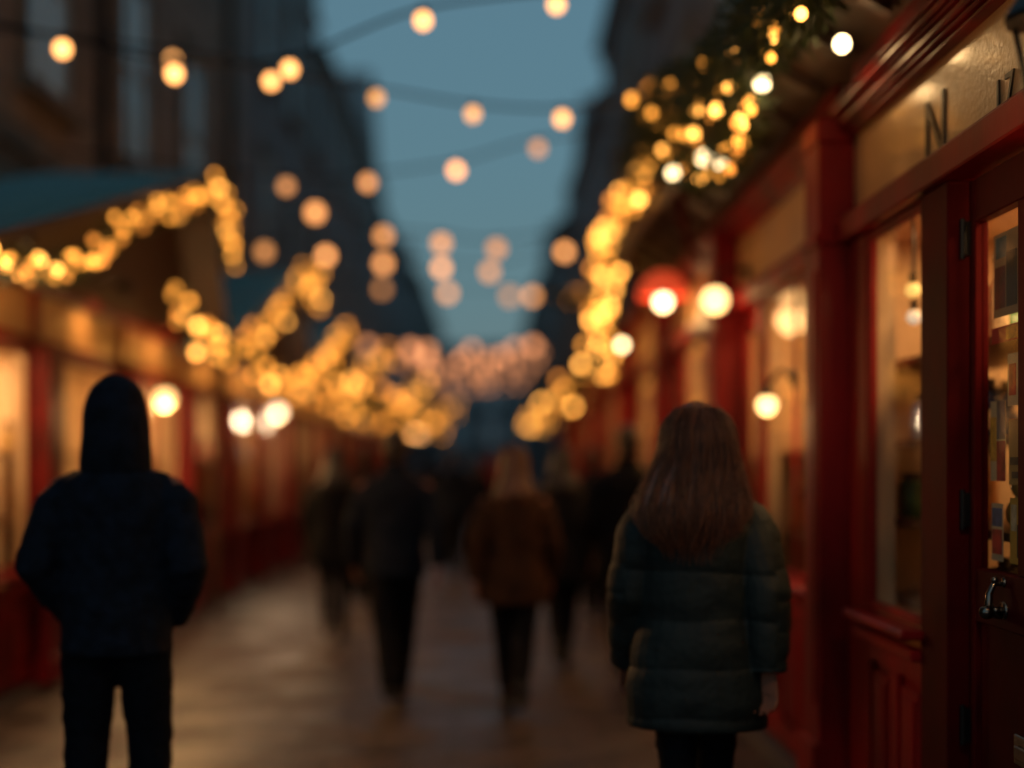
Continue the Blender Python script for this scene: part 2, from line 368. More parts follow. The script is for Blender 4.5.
def interior(S, par, u0, u1, z0, z1, depth, light, where, shelves=((1.15,.5),(1.6,.62)), nper=7, seed=1, col=(1,.55,.22)):
    bm = bmesh.new()
    S.bx(bm, u0, u1, depth, depth+.04, .1, z1); S.bx(bm, u0-.04, u0, .11, depth+.04, .1, z1); S.bx(bm, u1, u1+.04, .11, depth+.04, .1, z1)
    S.bx(bm, u0, u1, .11, depth, z1, z1+.04); S.bx(bm, u0, u1, .11, depth, .1, .14)
    mesh_obj('inner_wall', bm, M['creamw'], par)
    rnd = random.Random(seed)
    ords = ('first','second','third','fourth','fifth','sixth','seventh','eighth','ninth','tenth','eleventh','twelfth','thirteenth','fourteenth','fifteenth')
    for k, (zs, f) in enumerate(shelves):
        v = depth*f if depth < .8 else depth-.26
        bm = bmesh.new(); S.bx(bm, u0+.003, u1-.003, .17, .6, zs-.03, zs)
        S.bx(bm, (u0+u1)/2-.015, (u0+u1)/2+.015, 0.19, .58, .142, zs-.031)
        mesh_obj('shelf', bm, M['shelf'], par)
        for i in range(nper):
            u = u0+.15+(u1-u0-.3)*(i+.5)/nper+rnd.uniform(-.03,.03)
            vv = .24+.13*((i+k) % 3)
            good(rnd.choice(['jar','box','bottle','ball']), S, u, vv+rnd.uniform(-.015,.015), zs+.001, '%s on the %s shelf, %s' % (ords[i], ('lowest' if k == 0 else 'second lowest' if k == 1 else 'third' if k == 2 else 'top'), where), rnd)
    la = bpy.data.lights.new('shop_light', 'AREA'); la.shape = 'RECTANGLE'; la.size = (u1-u0)*.8; la.size_y = .25
    la.energy = light; la.color = col
    lo = bpy.data.objects.new('ceiling_light', la); C.objects.link(lo); lo.location = S.p((u0+u1)/2, depth*.5, z1-.03); lo.rotation_euler = (0,0,R(90)); 

def fascia(S, par, u0, u1, m, z0=2.55, z1=2.90, proj=.0, edge='red'):
    bm = bmesh.new(); S.bx(bm, u0, u1, .03, .1, z0, z1); f = mesh_obj('fascia', bm, m, par)
    bm = bmesh.new()
    S.bx(bm, u0, u1, -.05, .1, z0-.1, z0-.001); S.bx(bm, u0, u1, -.02, .028, z0, z0+.025); 
    mesh_obj('transom', bm, M[edge], par, bevel=.006)
    bm = bmesh.new(); z = z1
    for (pr, h) in ((.012,.022),(.03,.018),(.045,.03),(.06,.014),(.075,.026),(.09,.014)):
        S.bx(bm, u0, u1, -pr, .1, z, z+h-.0005); z += h
    mesh_obj('cornice', bm, M[edge], par, bevel=.006)
    bm = bmesh.new(); S.bx(bm, u0, u1, .02, .1, z, 3.2); mesh_obj('upper_board', bm, M['dred'], par)

def pilaster(S, par, u0, u1, v0=-.12, m='red', ztop=2.98):
    bm = bmesh.new()
    S.bx(bm, u0, u1, v0, .1, .061, 2.88); S.bx(bm, u0-.02, u1+.02, v0-.03, .1, .061, .34)
    S.bx(bm, u0-.015, u1+.015, v0-.02, .099, 2.45, 2.5)
    S.bx(bm, u0+.05, u1-.05, v0-.012, v0+.01, .5, 2.35)
    S.bx(bm, u0-.01, u1+.01, v0-.01, .098, 2.881, ztop)
    mesh_obj('pilaster', bm, M[m], par, bevel=.006)

def letters(S, par, txt, u, z, size, m, flip=1):
    cu = bpy.data.curves.new('lettering', 'FONT'); cu.body = txt; cu.size = size; cu.extrude = .003; cu.align_x = 'CENTER'
    cu.space_character = 1.15
    o = bpy.data.objects.new('lettering', cu); C.objects.link(o)
    dg = bpy.context.evaluated_depsgraph_get(); me = bpy.data.meshes.new_from_object(o.evaluated_get(dg)); bpy.data.objects.remove(o)
    mw = Matrix.Translation(S.p(u, .026, z)) @ Matrix.Rotation(R(-90*S.sg), 4, 'Z') @ Matrix.Rotation(R(90), 4, 'X')
    bm = bmesh.new(); bm.from_mesh(me); bmesh.ops.transform(bm, matrix=mw, verts=bm.verts)
    return mesh_obj('lettering', bm, m, par)

# ---- right, first shop (nearest, door + window)
s1 = empty('red_shop', RS.p(4.6,0,0), 'nearest red painted shop with a glazed door, letterbox and numbered cream sign board', 'shop')
pilaster(RS, s1, 6.0, 6.28)
bm = bmesh.new(); RS.bx(bm, 4.64, 4.93, -.015, .1, .061, 2.449); mesh_obj('door_post', bm, M['dred'], s1, bevel=.006)
bm = bmesh.new(); RS.bx(bm, 5.70, 5.998, .0, .1, .061, 2.449); mesh_obj('corner_post', bm, M['red'], s1, bevel=.006)
panels(RS, s1, 4.932, 5.698, .08, .84, 2, M['red'])
window(RS, s1, 4.932, 5.70, .947, 2.449, M['red'])
fascia(RS, s1, 2.6, 5.998, M['cream'])
letters(RS, s1, 'N', 4.90, 2.565, .33, M['ink']); letters(RS, s1, '17', 4.24, 2.57, .16, M['ink'])
bm = bmesh.new(); RS.bx(bm, 2.6, 3.7, 0, .1, .061, 2.449); mesh_obj('side_post', bm, M['dred'], s1)
interior(RS, s1, 2.7, 6.2, .14, 2.5, 1.0, 42, 'nearest red shop', nper=15, seed=3, shelves=((.98,.5),(1.3,.6),(1.62,.6),(1.95,.6)))
# door
bm = bmesh.new(); X0, X1 = .05, .095; ua, ub = 3.72, 4.62
for a in ((ua,ua+.09,.1,2.44),(ub-.055,ub,.1,2.44),(ua+.09,ub-.055,2.30,2.44),(ua+.09,ub-.055,.1,.3),(ua+.09,ub-.055,1.02,1.19)):
    RS.bx(bm, a[0], a[1], X0, X1, a[2], a[3])
RS.bx(bm, 4.135, 4.20, X0+.002, X1-.002, 1.19, 2.30); RS.bx(bm, 4.10, 4.20, X0+.002, X1-.002, .3, 1.02)
RS.bx(bm, ua+.09, ub-.055, X0+.02, X1-.01, .3, 1.02)
dr = mesh_obj('door', bm, M['dred'], s1, bevel=.004)
bm = bmesh.new(); RS.bx(bm, ua+.09, ub-.055, .072, .078, 1.19, 2.30); mesh_obj('glass', bm, M['glass'], dr)
for z in (.62, 1.32, 2.2):
    bm = bmesh.new(); RS.bx(bm, 4.605, 4.645, .03, .05, z, z+.11)
    tube(bm, [RS.p(4.625,.03,z-.01), RS.p(4.625,.03,z+.12)], .009, 8); mesh_obj('hinge', bm, M['black'], dr)
bm = bmesh.new()                                    # ornate thumb-latch handle
c = RS.p(4.30, X0, 1.11)
lathe_m = [(.034,0),(.036,.004),(.03,.009),(.018,.012)]
tmp = bmesh.new(); 
tube(bm, [c+Vector((.004,0,-.03)), c+Vector((-.008,0,-.03))], [.03,.026], 16)
tube(bm, [c+Vector((.004,0,.055)), c+Vector((-.008,0,.055))], [.017,.014], 14)
tube(bm, [c+Vector((-.006,0,.05)), c+Vector((-.03,.004,.05)), c+Vector((-.045,.004,.02)), c+Vector((-.048,0,-.02)), c+Vector((-.035,-.002,-.045)), c+Vector((-.01,0,-.05))], [.006,.009,.011,.014,.011,.008], 12)
tube(bm, [c+Vector((-.004,0,-.03)), c+Vector((-.045,0,-.03))], [.012,.010], 12)
uvball(bm, c+Vector((-.058,-.012,-.034)), .024, (1,1,.9)); uvball(bm, c+Vector((-.03,0,.062)), .011)
mesh_obj('handle', bm, M['brass'], dr, smooth=True)
bm = bmesh.new(); RS.bx(bm, 3.92, 4.19, X0-.014, X0-.001, .64, .73); RS.bx(bm, 3.95, 4.165, X0-.024, X0-.0141, .66, .70)
mesh_obj('letterbox', bm, M['brass'], dr, bevel=.004)

# notices taped inside the door glass
rnd = random.Random(11)
def notice(u0, u1, z0, z1, cols, label):
    key = 'n_'+label; bm = bmesh.new(); RS.bx(bm, u0, u1, .081, .0825, z0, z1)
    bmat = mat('paper_'+cols[0][0], cols[0][1], .7, var=.08)
    o = tag(mesh_obj('notice', bm, bmat), label, 'notice', 'notices inside the shop door glass')
    n = len(cols)-1
    for i, (cn, cc, fx0, fx1, fz0, fz1) in enumerate(cols[1:]):
        bm = bmesh.new(); RS.bx(bm, u0+(u1-u0)*fx0, u0+(u1-u0)*fx1, .0795, .0808, z0+(z1-z0)*fz0, z0+(z1-z0)*fz1)
        mesh_obj('print', bm, mat('ink_'+cn, cc, .6, var=.3, scale=25), o)
cr, rd, bl, yl, bk, gn = (.65,.52,.33), (.5,.03,.03), (.05,.12,.3), (.75,.42,.06), (.05,.03,.02), (.08,.2,.08)
notice(4.40,4.50,1.22,1.40,[('cream',cr),('blue',bl,.08,.92,.6,.92),('red',rd,.08,.92,.12,.55)],'small blue and red picture card at the bottom of the door glass')
notice(4.22,4.34,1.22,1.42,[('yellow',yl),('brown',bk,.1,.5,.1,.6),('cream',cr,.55,.9,.5,.9)],'yellow card beside the blue and red one low in the door glass')
notice(4.38,4.51,1.47,1.72,[('cream',cr),('red',rd,.0,.55,.0,.5),('slate',(.12,.12,.16),.0,.55,.52,1.0),('yellow',yl,.58,.98,.25,.8)],'upright poster with a red lower half in the door glass')
notice(4.22,4.35,1.46,1.66,[('gold',(.6,.35,.1)),('black',bk,.1,.9,.3,.42),('dark',bk,.3,.8,.1,.2)],'golden leaflet with black lines next to the red poster')
notice(4.22,4.36,1.70,1.86,[('cream',cr),('brown',bk,.2,.35,.2,.8),('red',rd,.5,.9,.2,.8)],'cream card with a dark bar above the golden leaflet')
notice(4.24,4.50,1.90,1.95,[('red',rd),('orange',(.7,.3,.05),.1,.5,.1,.9)],'narrow red strip running across the middle of the door glass')
notice(4.26,4.48,1.98,2.24,[('tan',(.45,.28,.14)),('dark',bk,.1,.5,.1,.75),('maroon',(.2,.03,.02),.55,.95,.1,.6),('teal',(.08,.16,.18),.5,.9,.7,.95)],'tan framed picture with dark shapes near the top of the door glass')

# ---- right, following shops
def right_shop(u0, u1, label, seed, light, paint='red', col=(1,.5,.18)):
    s = empty('red_shop', RS.p(u0,0,0), label, 'shop', 'red shopfronts in a row')
    pilaster(RS, s, u1-.28, u1, -.12, paint)
    L = u1-.28-u0
    dw = .85
    a = u0+.02
    panels(RS, s, a, u1-.30-dw, .08, .84, 3, M[paint]); window(RS, s, a, u1-.30-dw, .947, 2.449, M[paint], mull=1)
    bm = bmesh.new(); q = u1-.29-dw; RS.bx(bm, q, q+.07, 0, .1, .061, 2.449); mesh_obj('door_post', bm, M[paint], s)
    bm = bmesh.new()
    for b_ in ((q+.07,q+.16,.1,2.44),(u1-.38,u1-.29,.1,2.44),(q+.16,u1-.38,2.32,2.44),(q+.16,u1-.38,.1,1.1)): RS.bx(bm, b_[0], b_[1], .05, .09, b_[2], b_[3])
    d = mesh_obj('door', bm, M[paint], s, bevel=.004)
    bm = bmesh.new(); RS.bx(bm, q+.16, u1-.38, .066, .07, 1.1, 2.32); mesh_obj('glass', bm, M['glass'], d)
    bm = bmesh.new(); uvball(bm, RS.p(q+.12,.02,1.08), .03); mesh_obj('handle', bm, M['brass'], d, smooth=True)
    fascia(RS, s, u0+.001, u1-.281, M['cream'], edge=paint)
    interior(RS, s, u0+.1, u1-.1, .14, 2.5, .8, light, ' '.join(label.split()[:2])+' shop', nper=5, seed=seed, col=col)
    return s
ends = (6.285, 9.1, 12.3, 15.8, 19.6, 24, 29)
labs = ('second red shopfront beyond the nearest one with a lit cream sign board',
        'third red shopfront with the bare globe lamp', 'fourth red shopfront with the red shaded lamp',
        'fifth red shopfront with garland lights dropping at its end', 'sixth red shopfront with dimmer windows',
        'farthest red shopfront with its wall lost in blur')
for i in range(6):
    right_shop(ends[i], ends[i+1]-.004, labs[i], 20+i, (24,24,22,20,18,16)[i])

# canopy over the shopfronts (roof overhang)
cnp = empty('shop_canopy', (1.2, 6, 3.4), 'dark timber canopy jutting out above the red shopfronts', 'canopy')
bm = bmesh.new()
def slab(bm, y0, y1, xa, za, xb, zb, t):
    vs = [bm.verts.new(p) for p in ((xa,y0,za),(xb,y0,zb),(xb,y1,zb),(xa,y1,za),(xa,y0,za+t),(xb,y0,zb+t),(xb,y1,zb+t),(xa,y1,za+t))]
    for f in ((0,3,2,1),(4,5,6,7),(0,1,5,4),(1,2,6,5),(2,3,7,6),(3,0,4,7)): bm.faces.new([vs[i] for i in f])
slab(bm, 2.6, 13.2, 1.22, 3.42, 1.598, 3.2, .05)
for k in range(18): slab(bm, 2.9+k*.6, 2.98+k*.6, 1.222, 3.36, 1.49, 3.204, .058)
mesh_obj('soffit', bm, M['wood'], cnp)
bm = bmesh.new(); box(bm, 1.16, 1.219, 2.6, 13.2, 3.34, 3.58); mesh_obj('edge_board', bm, M['wood'], cnp, bevel=.006)
bm = bmesh.new()
vs = [bm.verts.new(p) for p in ((1.12,2.5,3.583),(1.12,13.3,3.583),(2.595,13.3,4.35),(2.595,2.5,4.35),(2.595,13.3,3.583),(2.595,2.5,3.583))]
for f in ((0,1,2,3),(0,3,5),(1,4,2),(0,5,4,1)): bm.faces.new([vs[i] for i in f])
mesh_obj('roof', bm, M['slate'], cnp)
for u in (9.0, 12.2):
    bm = bmesh.new(); tube(bm, [(1.34,u,2.80),(1.25,u,2.9),(1.2,u,3.1),(1.19,u,3.34)], [.03,.025,.025,.03], 8); mesh_obj('bracket', bm, M['dred'], cnp, smooth=True)

# ---------------------------------------------------------------- left market stalls
def left_stall(k, u0, u1, label, light, seed):
    S = LS; s = empty('market_stall', S.p(u0,0,0), label, 'market stall', 'green roofed market stalls')
    n = 3; pw = .34; W = (u1-u0)
    edges = [u0+W*i/n for i in range(n+1)]
    for i, e in enumerate(edges[:-1]):
        bm = bmesh.new(); S.bx(bm, e, e+pw, -.12, .1, .061, 2.3); S.bx(bm, e-.015, e+pw+.015, -.14, .1, .061, .25); mesh_obj('post', bm, M['lred'], s, bevel=.006)
    for i in range(n):
        a, c = edges[i]+pw+.002, edges[i+1]-.002
        panels(S, s, a, c, .1, .74, 3, M['lred'])
        window(S, s, a, c, .84, 2.28, M['lred'], mull=(0,1,0)[i] if k else (1,0,1)[i])
    for i in range(n):
        a, c = edges[i], edges[i+1]
        bm = bmesh.new(); S.bx(bm, a+.08, c-.03, .0, .1, 2.36, 2.68); mesh_obj('fascia', bm, M['cream'], s, bevel=.004)
    bm = bmesh.new(); S.bx(bm, u0, u1, -.05, .11, 2.301, 2.358); S.bx(bm, u0, u1, -.09, .11, 2.682, 2.75)
    for e in edges: S.bx(bm, max(u0,e-.03), min(u1,e+.08), -.03, .1, 2.359, 2.681)
    mesh_obj('trim', bm, M['lred'], s, bevel=.004)
    interior(S, s, u0+.1, u1-.1, .14, 2.45, .95, light, ('nearest','second','third','fourth','fifth','farthest')[k]+' market stall', nper=7, seed=seed, col=(1,.58,.27))
    # asymmetric gable roof, ridge running away from the street
    apex = u1-.75; z0, za, z1 = 2.62, 4.14, 2.8; xa, xb = -2.6, -4.19
    bm = bmesh.new()
    pr = [(u0+.05,z0),(apex,za),(u1+.1,z1)]
    for (p, q) in ((pr[0],pr[1]),(pr[1],pr[2])):
        t = .07
        vs = [bm.verts.new(w) for w in ((xa,p[0],p[1]),(xa,q[0],q[1]),(xb,q[0],q[1]),(xb,p[0],p[1]),(xa,p[0],p[1]+t),(xa,q[0],q[1]+t),(xb,q[0],q[1]+t),(xb,p[0],p[1]+t))]
        for q_, f in enumerate(((0,1,2,3),(7,6,5,4),(0,4,5,1),(1,5,6,2),(2,6,7,3),(3,7,4,0))): bm.faces.new([vs[i] for i in f]).material_index = 1 if q_ in (0,2) else 0
    rf = mesh_obj('roof', bm, [M['teal'], M['wood']], s)
    bm = bmesh.new()                        # seams
    sl = (za-z0)/(apex-u0-.05)
    for i in range(1, 12):
        x = xa-.04-i*.13; 
        tube(bm, [(x,u0+.06,z0+.085),(x,apex-.05,za+.07)], .018, 6)
    mesh_obj('seam', bm, M['teal'], rf)
    bm = bmesh.new()                        # boarded gable
    vs = [bm.verts.new((-2.95, y, z)) for (y, z) in ((u0+.6,2.752),(apex,za-.04),(u1-.02,2.9),(u1-.02,2.752))]
    v2 = [bm.verts.new((-3.02, w.co.y, w.co.z)) for w in vs]
    bm.faces.new(vs); bm.faces.new(v2[::-1])
    for i in range(4): bm.faces.new((vs[i], vs[(i+1) % 4], v2[(i+1) % 4], v2[i]))
    mesh_obj('gable_board', bm, M['wood'], s)
    bm = bmesh.new(); tube(bm, [(-2.68,u1-.1,.06),(-2.68,u1-.1,2.85)], .035, 8); mesh_obj('roof_prop', bm, M['wood'], s)
    return s
sl_ = (7.2, 13.9, 20.6, 27.3, 34, 40.7, 47.4)
ll = ('market stall with the man in the dark jacket in front', 'market stall with the round yellow globe lamp at its start',
      'market stall with the white globe lamp', 'red market stall with garland lights piling up behind the man in the blue jacket',
      'small far market stall with a faint green roof', 'farthest market stall with its front hidden by walkers')
for i in range(6):
    left_stall(i, sl_[i]+.003, sl_[i+1], ll[i], (80,75,65,55,42,34)[i], 50+i)
# one low step stone by the stalls: none in the photo

# ---------------------------------------------------------------- lamps
def point(loc, e, col, r=.05):
    l = bpy.data.lights.new('lamp_light', 'POINT'); l.energy = e; l.color = col; l.shadow_soft_size = r
    o = bpy.data.objects.new('lamp_light', l); C.objects.link(o); o.location = loc; return o

def wall_lamp(loc, side, wallx, label, r=.05, m='globe', shade=None, e=6, col=(1,.55,.2)):
    loc = Vector(loc); t = empty('wall_lamp', loc, label, 'lamp', None)
    bm = bmesh.new(); ball(bm, loc, r, 3); g = mesh_obj('globe', bm, M[m], t, smooth=True)
    bm = bmesh.new(); top = loc+Vector((0,0,r))
    wx = wallx
    tube(bm, [top+Vector((0,0,-.005)), top+Vector((0,0,.05)), Vector(((loc.x+wx)/2, loc.y, top.z+.12)), Vector((wx, loc.y, top.z+.08))], [.02,.012,.012,.014], 8)
    s = 1 if wx > loc.x else -1
    tube(bm, [Vector((wx-s*.001, loc.y, top.z+.08)), Vector((wx-s*.02, loc.y, top.z+.08))], [.05,.05], 12)
    lathe(bm, (loc.x,loc.y,top.z-.01), [(.03,0),(.03,.03),(.01,.035)], 10)
    mesh_obj('bracket', bm, M['black'], t, smooth=True)
    if shade:
        bm = bmesh.new(); R0 = shade
        prof = [(R0,0),(R0*.98,.04),(R0*.8,.12),(R0*.45,.18),(.03,.2)]
        rings = []
        for rr, z in prof: rings.append([bm.verts.new((loc.x+rr*math.cos(2*math.pi*k/20), loc.y+rr*math.sin(2*math.pi*k/20), top.z-.02+z)) for k in range(20)])
        for a, b_ in zip(rings, rings[1:]):
            for k in range(20): bm.faces.new((a[k], a[(k+1) % 20], b_[(k+1) % 20], b_[k]))
        o = mesh_obj('lamp_shade', bm, M['shade'], t, smooth=True)
        sd = o.modifiers.new('thick', 'SOLIDIFY'); sd.thickness = .004
    if e: point(loc+Vector((-.0*s,0,-r-.04)), e, col, .09)
    return t
msh = mat('red_emissive_shade', (.7,.05,.02), .5); msh.node_tree.nodes['Principled BSDF'].inputs['Transmission Weight'].default_value = .0
msh.node_tree.nodes['Principled BSDF'].inputs['Emission Color'].default_value = (1,.1,.03,1); msh.node_tree.nodes['Principled BSDF'].inputs['Emission Strength'].default_value = .55  # emission stands in for bulb light showing through the red shade
M['shade'] = msh
wall_lamp(PX(663,302,1.3), 1, 1.5, 'globe wall lamp under a glowing red shade on the shopfronts', .055, 'hot', .19, 7)
wall_lamp(PX(715,300,1.3), 1, 1.5, 'bare globe wall lamp just below the cream sign of the third shop', .075, 'globe', None, 3)
wall_lamp(PX(767,405,1.36), 1, 1.5, 'globe wall lamp low beside the second shop window, near the woman', .05, 'globe', None, 4)
wall_lamp(PX(165,399,-2.85), -1, -3.0, 'round yellow globe lamp on the stall fronts behind the man', .075, 'globe', None, 75)
wall_lamp(PX(278,412,-2.85), -1, -3.0, 'round white globe lamp farther along the stall fronts', .075, 'globew', None, 45, (1,.7,.42))
wall_lamp(PX(-28,318,-2.85), -1, -3.0, 'added globe lamp on the nearest market stall, just out of view', .075, 'globe', None, 75)  # unseen lamp, added to brighten the nearest stall front
point(P(842,52,5.35), 1.3, (1,.6,.25), .04); point(P(762,92,6.2), 1.2, (1,.6,.25), .04)
for k_, (u0, n_) in enumerate(((7.2,3),(13.9,3),(20.6,2))):  # shaded lamps with spots, added to brighten the cream stall boards
    for i in range(n_):
        u = u0+6.7*(i+.5)/3; a = LS.p(u, -.02, 2.77); b_ = LS.p(u, -.34, 2.86)
        t = empty('added_sign_lamp', a, 'added black swan neck sign lamp over the %s board of the %s stall' % (('first','middle','last')[i], ('nearest','second','third')[k_]), 'sign lamp', 'added sign lamps over the stall boards')
        bm = bmesh.new(); tube(bm, [a, a.lerp(b_,.5)+Vector((0,0,.1)), b_], .011, 8); mesh_obj('arm', bm, M['black'], t, smooth=True)
        bm = bmesh.new(); tube(bm, [b_+Vector((-.01,0,.03)), b_+Vector((0,0,.0)), b_+Vector((-.035,0,-.05))], [.02,.05,.065], 14); mesh_obj('shade', bm, M['black'], t, smooth=True)
        l_ = bpy.data.lights.new('added_sign_light', 'SPOT'); l_.energy = 17; l_.color = (1,.5,.17); l_.spot_size = R(95); l_.spot_blend = .8; l_.shadow_soft_size = .05
        o_ = bpy.data.objects.new('added_sign_light', l_); C.objects.link(o_); o_.location = b_+Vector((-.03,0,-.08)); o_.rotation_euler = Vector((-.30,0,-.40)).to_track_quat('-Z','Y').to_euler()
# black lantern at the upper corner of the nearest shop
lan = empty('hanging_lantern', P(1047,22,3.35), 'black iron lantern hanging above the nearest shop sign board', 'lantern')
bm = bmesh.new(); c = Vector(lan.location)
tube(bm, [c+Vector((.12,0,.35)), c+Vector((0,0,.35)), c+Vector((0,0,.1))], .012, 8); lathe(bm, c+Vector((0,0,.0)), [(.1,0),(.1,.015),(.06,.07),(.02,.11)], 8)
for a in range(4):
    dx, dy = .06*math.cos(a*math.pi/2+.78), .06*math.sin(a*math.pi/2+.78)
    tube(bm, [c+Vector((dx*.75,dy*.75,-.16)), c+Vector((dx*1.3,dy*1.3,0))], .008, 6)
lathe(bm, c+Vector((0,0,-.19)), [(.02,0),(.05,.015),(.055,.03)], 8); mesh_obj('cage', bm, M['black'], lan)
bm = bmesh.new(); ball(bm, c+Vector((0,0,-.07)), .03, 2, (1,1,1.3)); mesh_obj('bulb', bm, M['globe'], lan, smooth=True); point(c+Vector((-.05,.0,-.28)), 9, (1,.55,.2), .06)
M['pend'] = emis('pendant_bulb_glass', (1,.6,.14), 1.2); M['pendw'] = emis('pendant_pale_bulb_glass', (1,.8,.55), .75)
# two pendant bulbs inside the nearest window
for i, (px, py, m_) in enumerate(((913,290,'pend'),(914,317,'pendw'))):
    c = P(px, py, 5.45+.15*i); t = empty('pendant_lamp', c, ('yellow bulb hanging in the nearest shop window','white bulb hanging just under the yellow one in the nearest shop window')[i], 'lamp')
    bm = bmesh.new(); ball(bm, c, .03, 2); mesh_obj('bulb', bm, M[m_], t, smooth=True)
    bm = bmesh.new(); tube(bm, [c+Vector((0,0,.028)), (c.x,c.y,2.5)], .005, 6); lathe(bm, c+Vector((0,0,.024)), [(.014,0),(.016,.04),(.005,.045)], 8); mesh_obj('cord', bm, M['black'], t)
# street lamp among the far walkers
c = P(419,430,37); t = empty('street_lamp', (c.x,c.y,0), 'globe topped street lamp standing in the street above the far walkers', 'street lamp')
bm = bmesh.new(); ball(bm, c, .17, 2); mesh_obj('globe', bm, emis('street_lamp_glass',(1,.45,.16),26), t, smooth=True)
bm = bmesh.new(); lathe(bm, (c.x,c.y,0), [(.13,0),(.13,.15),(.06,.3),(.045,1.2),(.035,c.z-.2),(.09,c.z-.14)], 12); mesh_obj('post', bm, M['black'], t, smooth=True)

# ---------------------------------------------------------------- festoon strings
def bulb_mesh(r, m):
    bm = bmesh.new(); uvball(bm, (0,0,-r-.03), r, (1,1,1.08), 14, 10)
    me = bpy.data.meshes.new('bulb'); bm.to_mesh(me); bm.free()
    for p in me.polygons: p.use_smooth = True
    me.materials.append(m); return me
bm = bmesh.new(); lathe(bm, (0,0,-.05), [(.022,0),(.026,.01),(.026,.06),(.012,.075)], 10)
sock_me = bpy.data.meshes.new('socket'); bm.to_mesh(sock_me); bm.free(); sock_me.materials.append(M['black'])
BM = {}
def strand(d, pts, bulbs, label, r=.05, m='bulb', sag=True, socket=True, group='festoon light strings across the street'):
    """pts: wire px points (x,y) left to right; bulbs: px centres. d: street depth"""
    P0 = [P(x, y, d+dd) for (x, y, dd) in pts]
    t = empty('light_string', P0[0], label, 'string lights', group)
    # catmull smooth
    path = []
    for i in range(len(P0)-1):
        a, b_, c_, e = P0[max(i-1,0)], P0[i], P0[i+1], P0[min(i+2,len(P0)-1)]
        for q in range(8):
            s = q/8; path.append(.5*((2*b_)+(c_-a)*s+(2*a-5*b_+4*c_-e)*s*s+(3*b_-a-3*c_+e)*s**3))
    path.append(P0[-1])
    bm = bmesh.new(); tube(bm, path, .011, 6, up=Vector((0,0,1))); mesh_obj('wire', bm, M['black'], t)
    rb = random.Random(int(d*10))
    for (x, y) in bulbs:
        lv = rb.choice((1.15,1,.75,.5,.35)) if d > 9.5 else rb.choice((1,1,.8)); key = (r, m, lv)
        if m+str(lv) not in M:
            src = M[m].node_tree.nodes['Principled BSDF']; M[m+str(lv)] = emis('festoon_bulb_glass_dimmed', src.inputs['Emission Color'].default_value[:3], src.inputs['Emission Strength'].default_value*lv)
        if key not in BM: BM[key] = bulb_mesh(r, M[m+str(lv)])
        c = P(x, y, d); best = min(path, key=lambda w: abs(w.x-c.x))
        # neighbouring path point interpolation
        i = min(range(len(path)-1), key=lambda k: abs((path[k].x+path[k+1].x)/2-c.x)); a, b_ = path[i], path[i+1]
        f = (c.x-a.x)/((b_.x-a.x) or 1); f = max(0, min(1, f)); w = a.lerp(b_, f)
        o = bpy.data.objects.new('bulb', BM[key]); C.objects.link(o); o.parent = t
        o.location = w-P0[0]; o.rotation_euler = (random.uniform(-.12,.12), random.uniform(-.12,.12), 0); q_ = rb.uniform(.9,1.06); o.scale = (q_,q_,q_)
        s_ = bpy.data.objects.new('socket', sock_me); C.objects.link(s_); s_.parent = o
def auto(d, bl, label, r, m, ends=(-4.0, 1.6), group='festoon light strings across the street'):
    """wire slightly above each bulb; anchored on both sides"""
    off = (r+.05)*F/d
    bl = sorted(bl); pts = []
    xl, xr = VX+ends[0]*F/d, VX+ends[1]*F/d
    if bl[0][0] > xl+5: pts.append((xl, bl[0][1]-off-.12*(bl[0][0]-xl), 0))
    pts += [(x, y-off, 0) for x, y in bl]
    if bl[-1][0] < xr-5: pts.append((xr, bl[-1][1]-off-.12*(xr-bl[-1][0]), 0))
    strand(d, pts, bl, label, r, m, group=group)
auto(8.6, [(-60,30),(61,52),(174,77),(290,73),(423,24)], 'nearest festoon string, dipping low from the sandstone wall and rising over the street', .045, 'bulb', ends=(-4.1,.6))
auto(10.3, [(172,63),(272,84),(376,101),(474,117),(562,121)], 'festoon string with three bulbs across the middle of the open sky', .045, 'bulb', ends=(-4.1,1.2))
auto(10.0, [(556,7),(640,-30),(470,25-60)], 'festoon string whose single bulb shows at the very top of the sky', .045, 'bulb', ends=(-4.1,1.1))

M['bulb2'] = emis('festoon_bulb_orange_glass', (1,.39,.13), 4.2); M['bulb3'] = emis('festoon_bulb_amber_glass', (1,.38,.11), 4.0)
auto(13.0, [(287,189),(368,185),(456,173),(537,151)], 'festoon string sloping up to the shops below the middle sky bulbs', .055, 'bulb2')
auto(15.5, [(264,254),(315,214),(384,238),(441,245),(497,250)], 'festoon string with a high orange bulb beside the tenement corner', .07, 'bulb3')
auto(19, [(326,258),(384,265),(441,270),(489,273),(565,254)], 'festoon string of dimmer bulbs tucked under the brighter high row', .075, 'bulb3')
auto(24, [(382,291),(448,295),(510,297),(532,298),(575,298)], 'festoon string low over the sky gap with two bulbs side by side', .09, 'bulb3')
M['bulbf'] = emis('festoon_bulb_far_glass', (1,.36,.14), 2.3)
for i, (d, ys, n, ph) in enumerate(((36,(345,352),6,0),(42,(352,360),7,.4),(50,(362,366),8,.1),(58,(371,374),8,.6),(68,(377,381),8,.2),(80,(384,388),8,.7))):
    xl, xr = VX-3.6*F/d, VX+1.7*F/d
    bl = [(xl+(xr-xl)*(k+.5+.3*math.sin(k*2.1+ph))/n, ys[0]+(ys[1]-ys[0])*math.sin(math.pi*(k+.5)/n)) for k in range(n)]
    auto(d, bl, ('first','second','third','fourth','fifth','last')[i]+' of the far peach coloured festoon strings low over the street end', .12, 'bulbf')

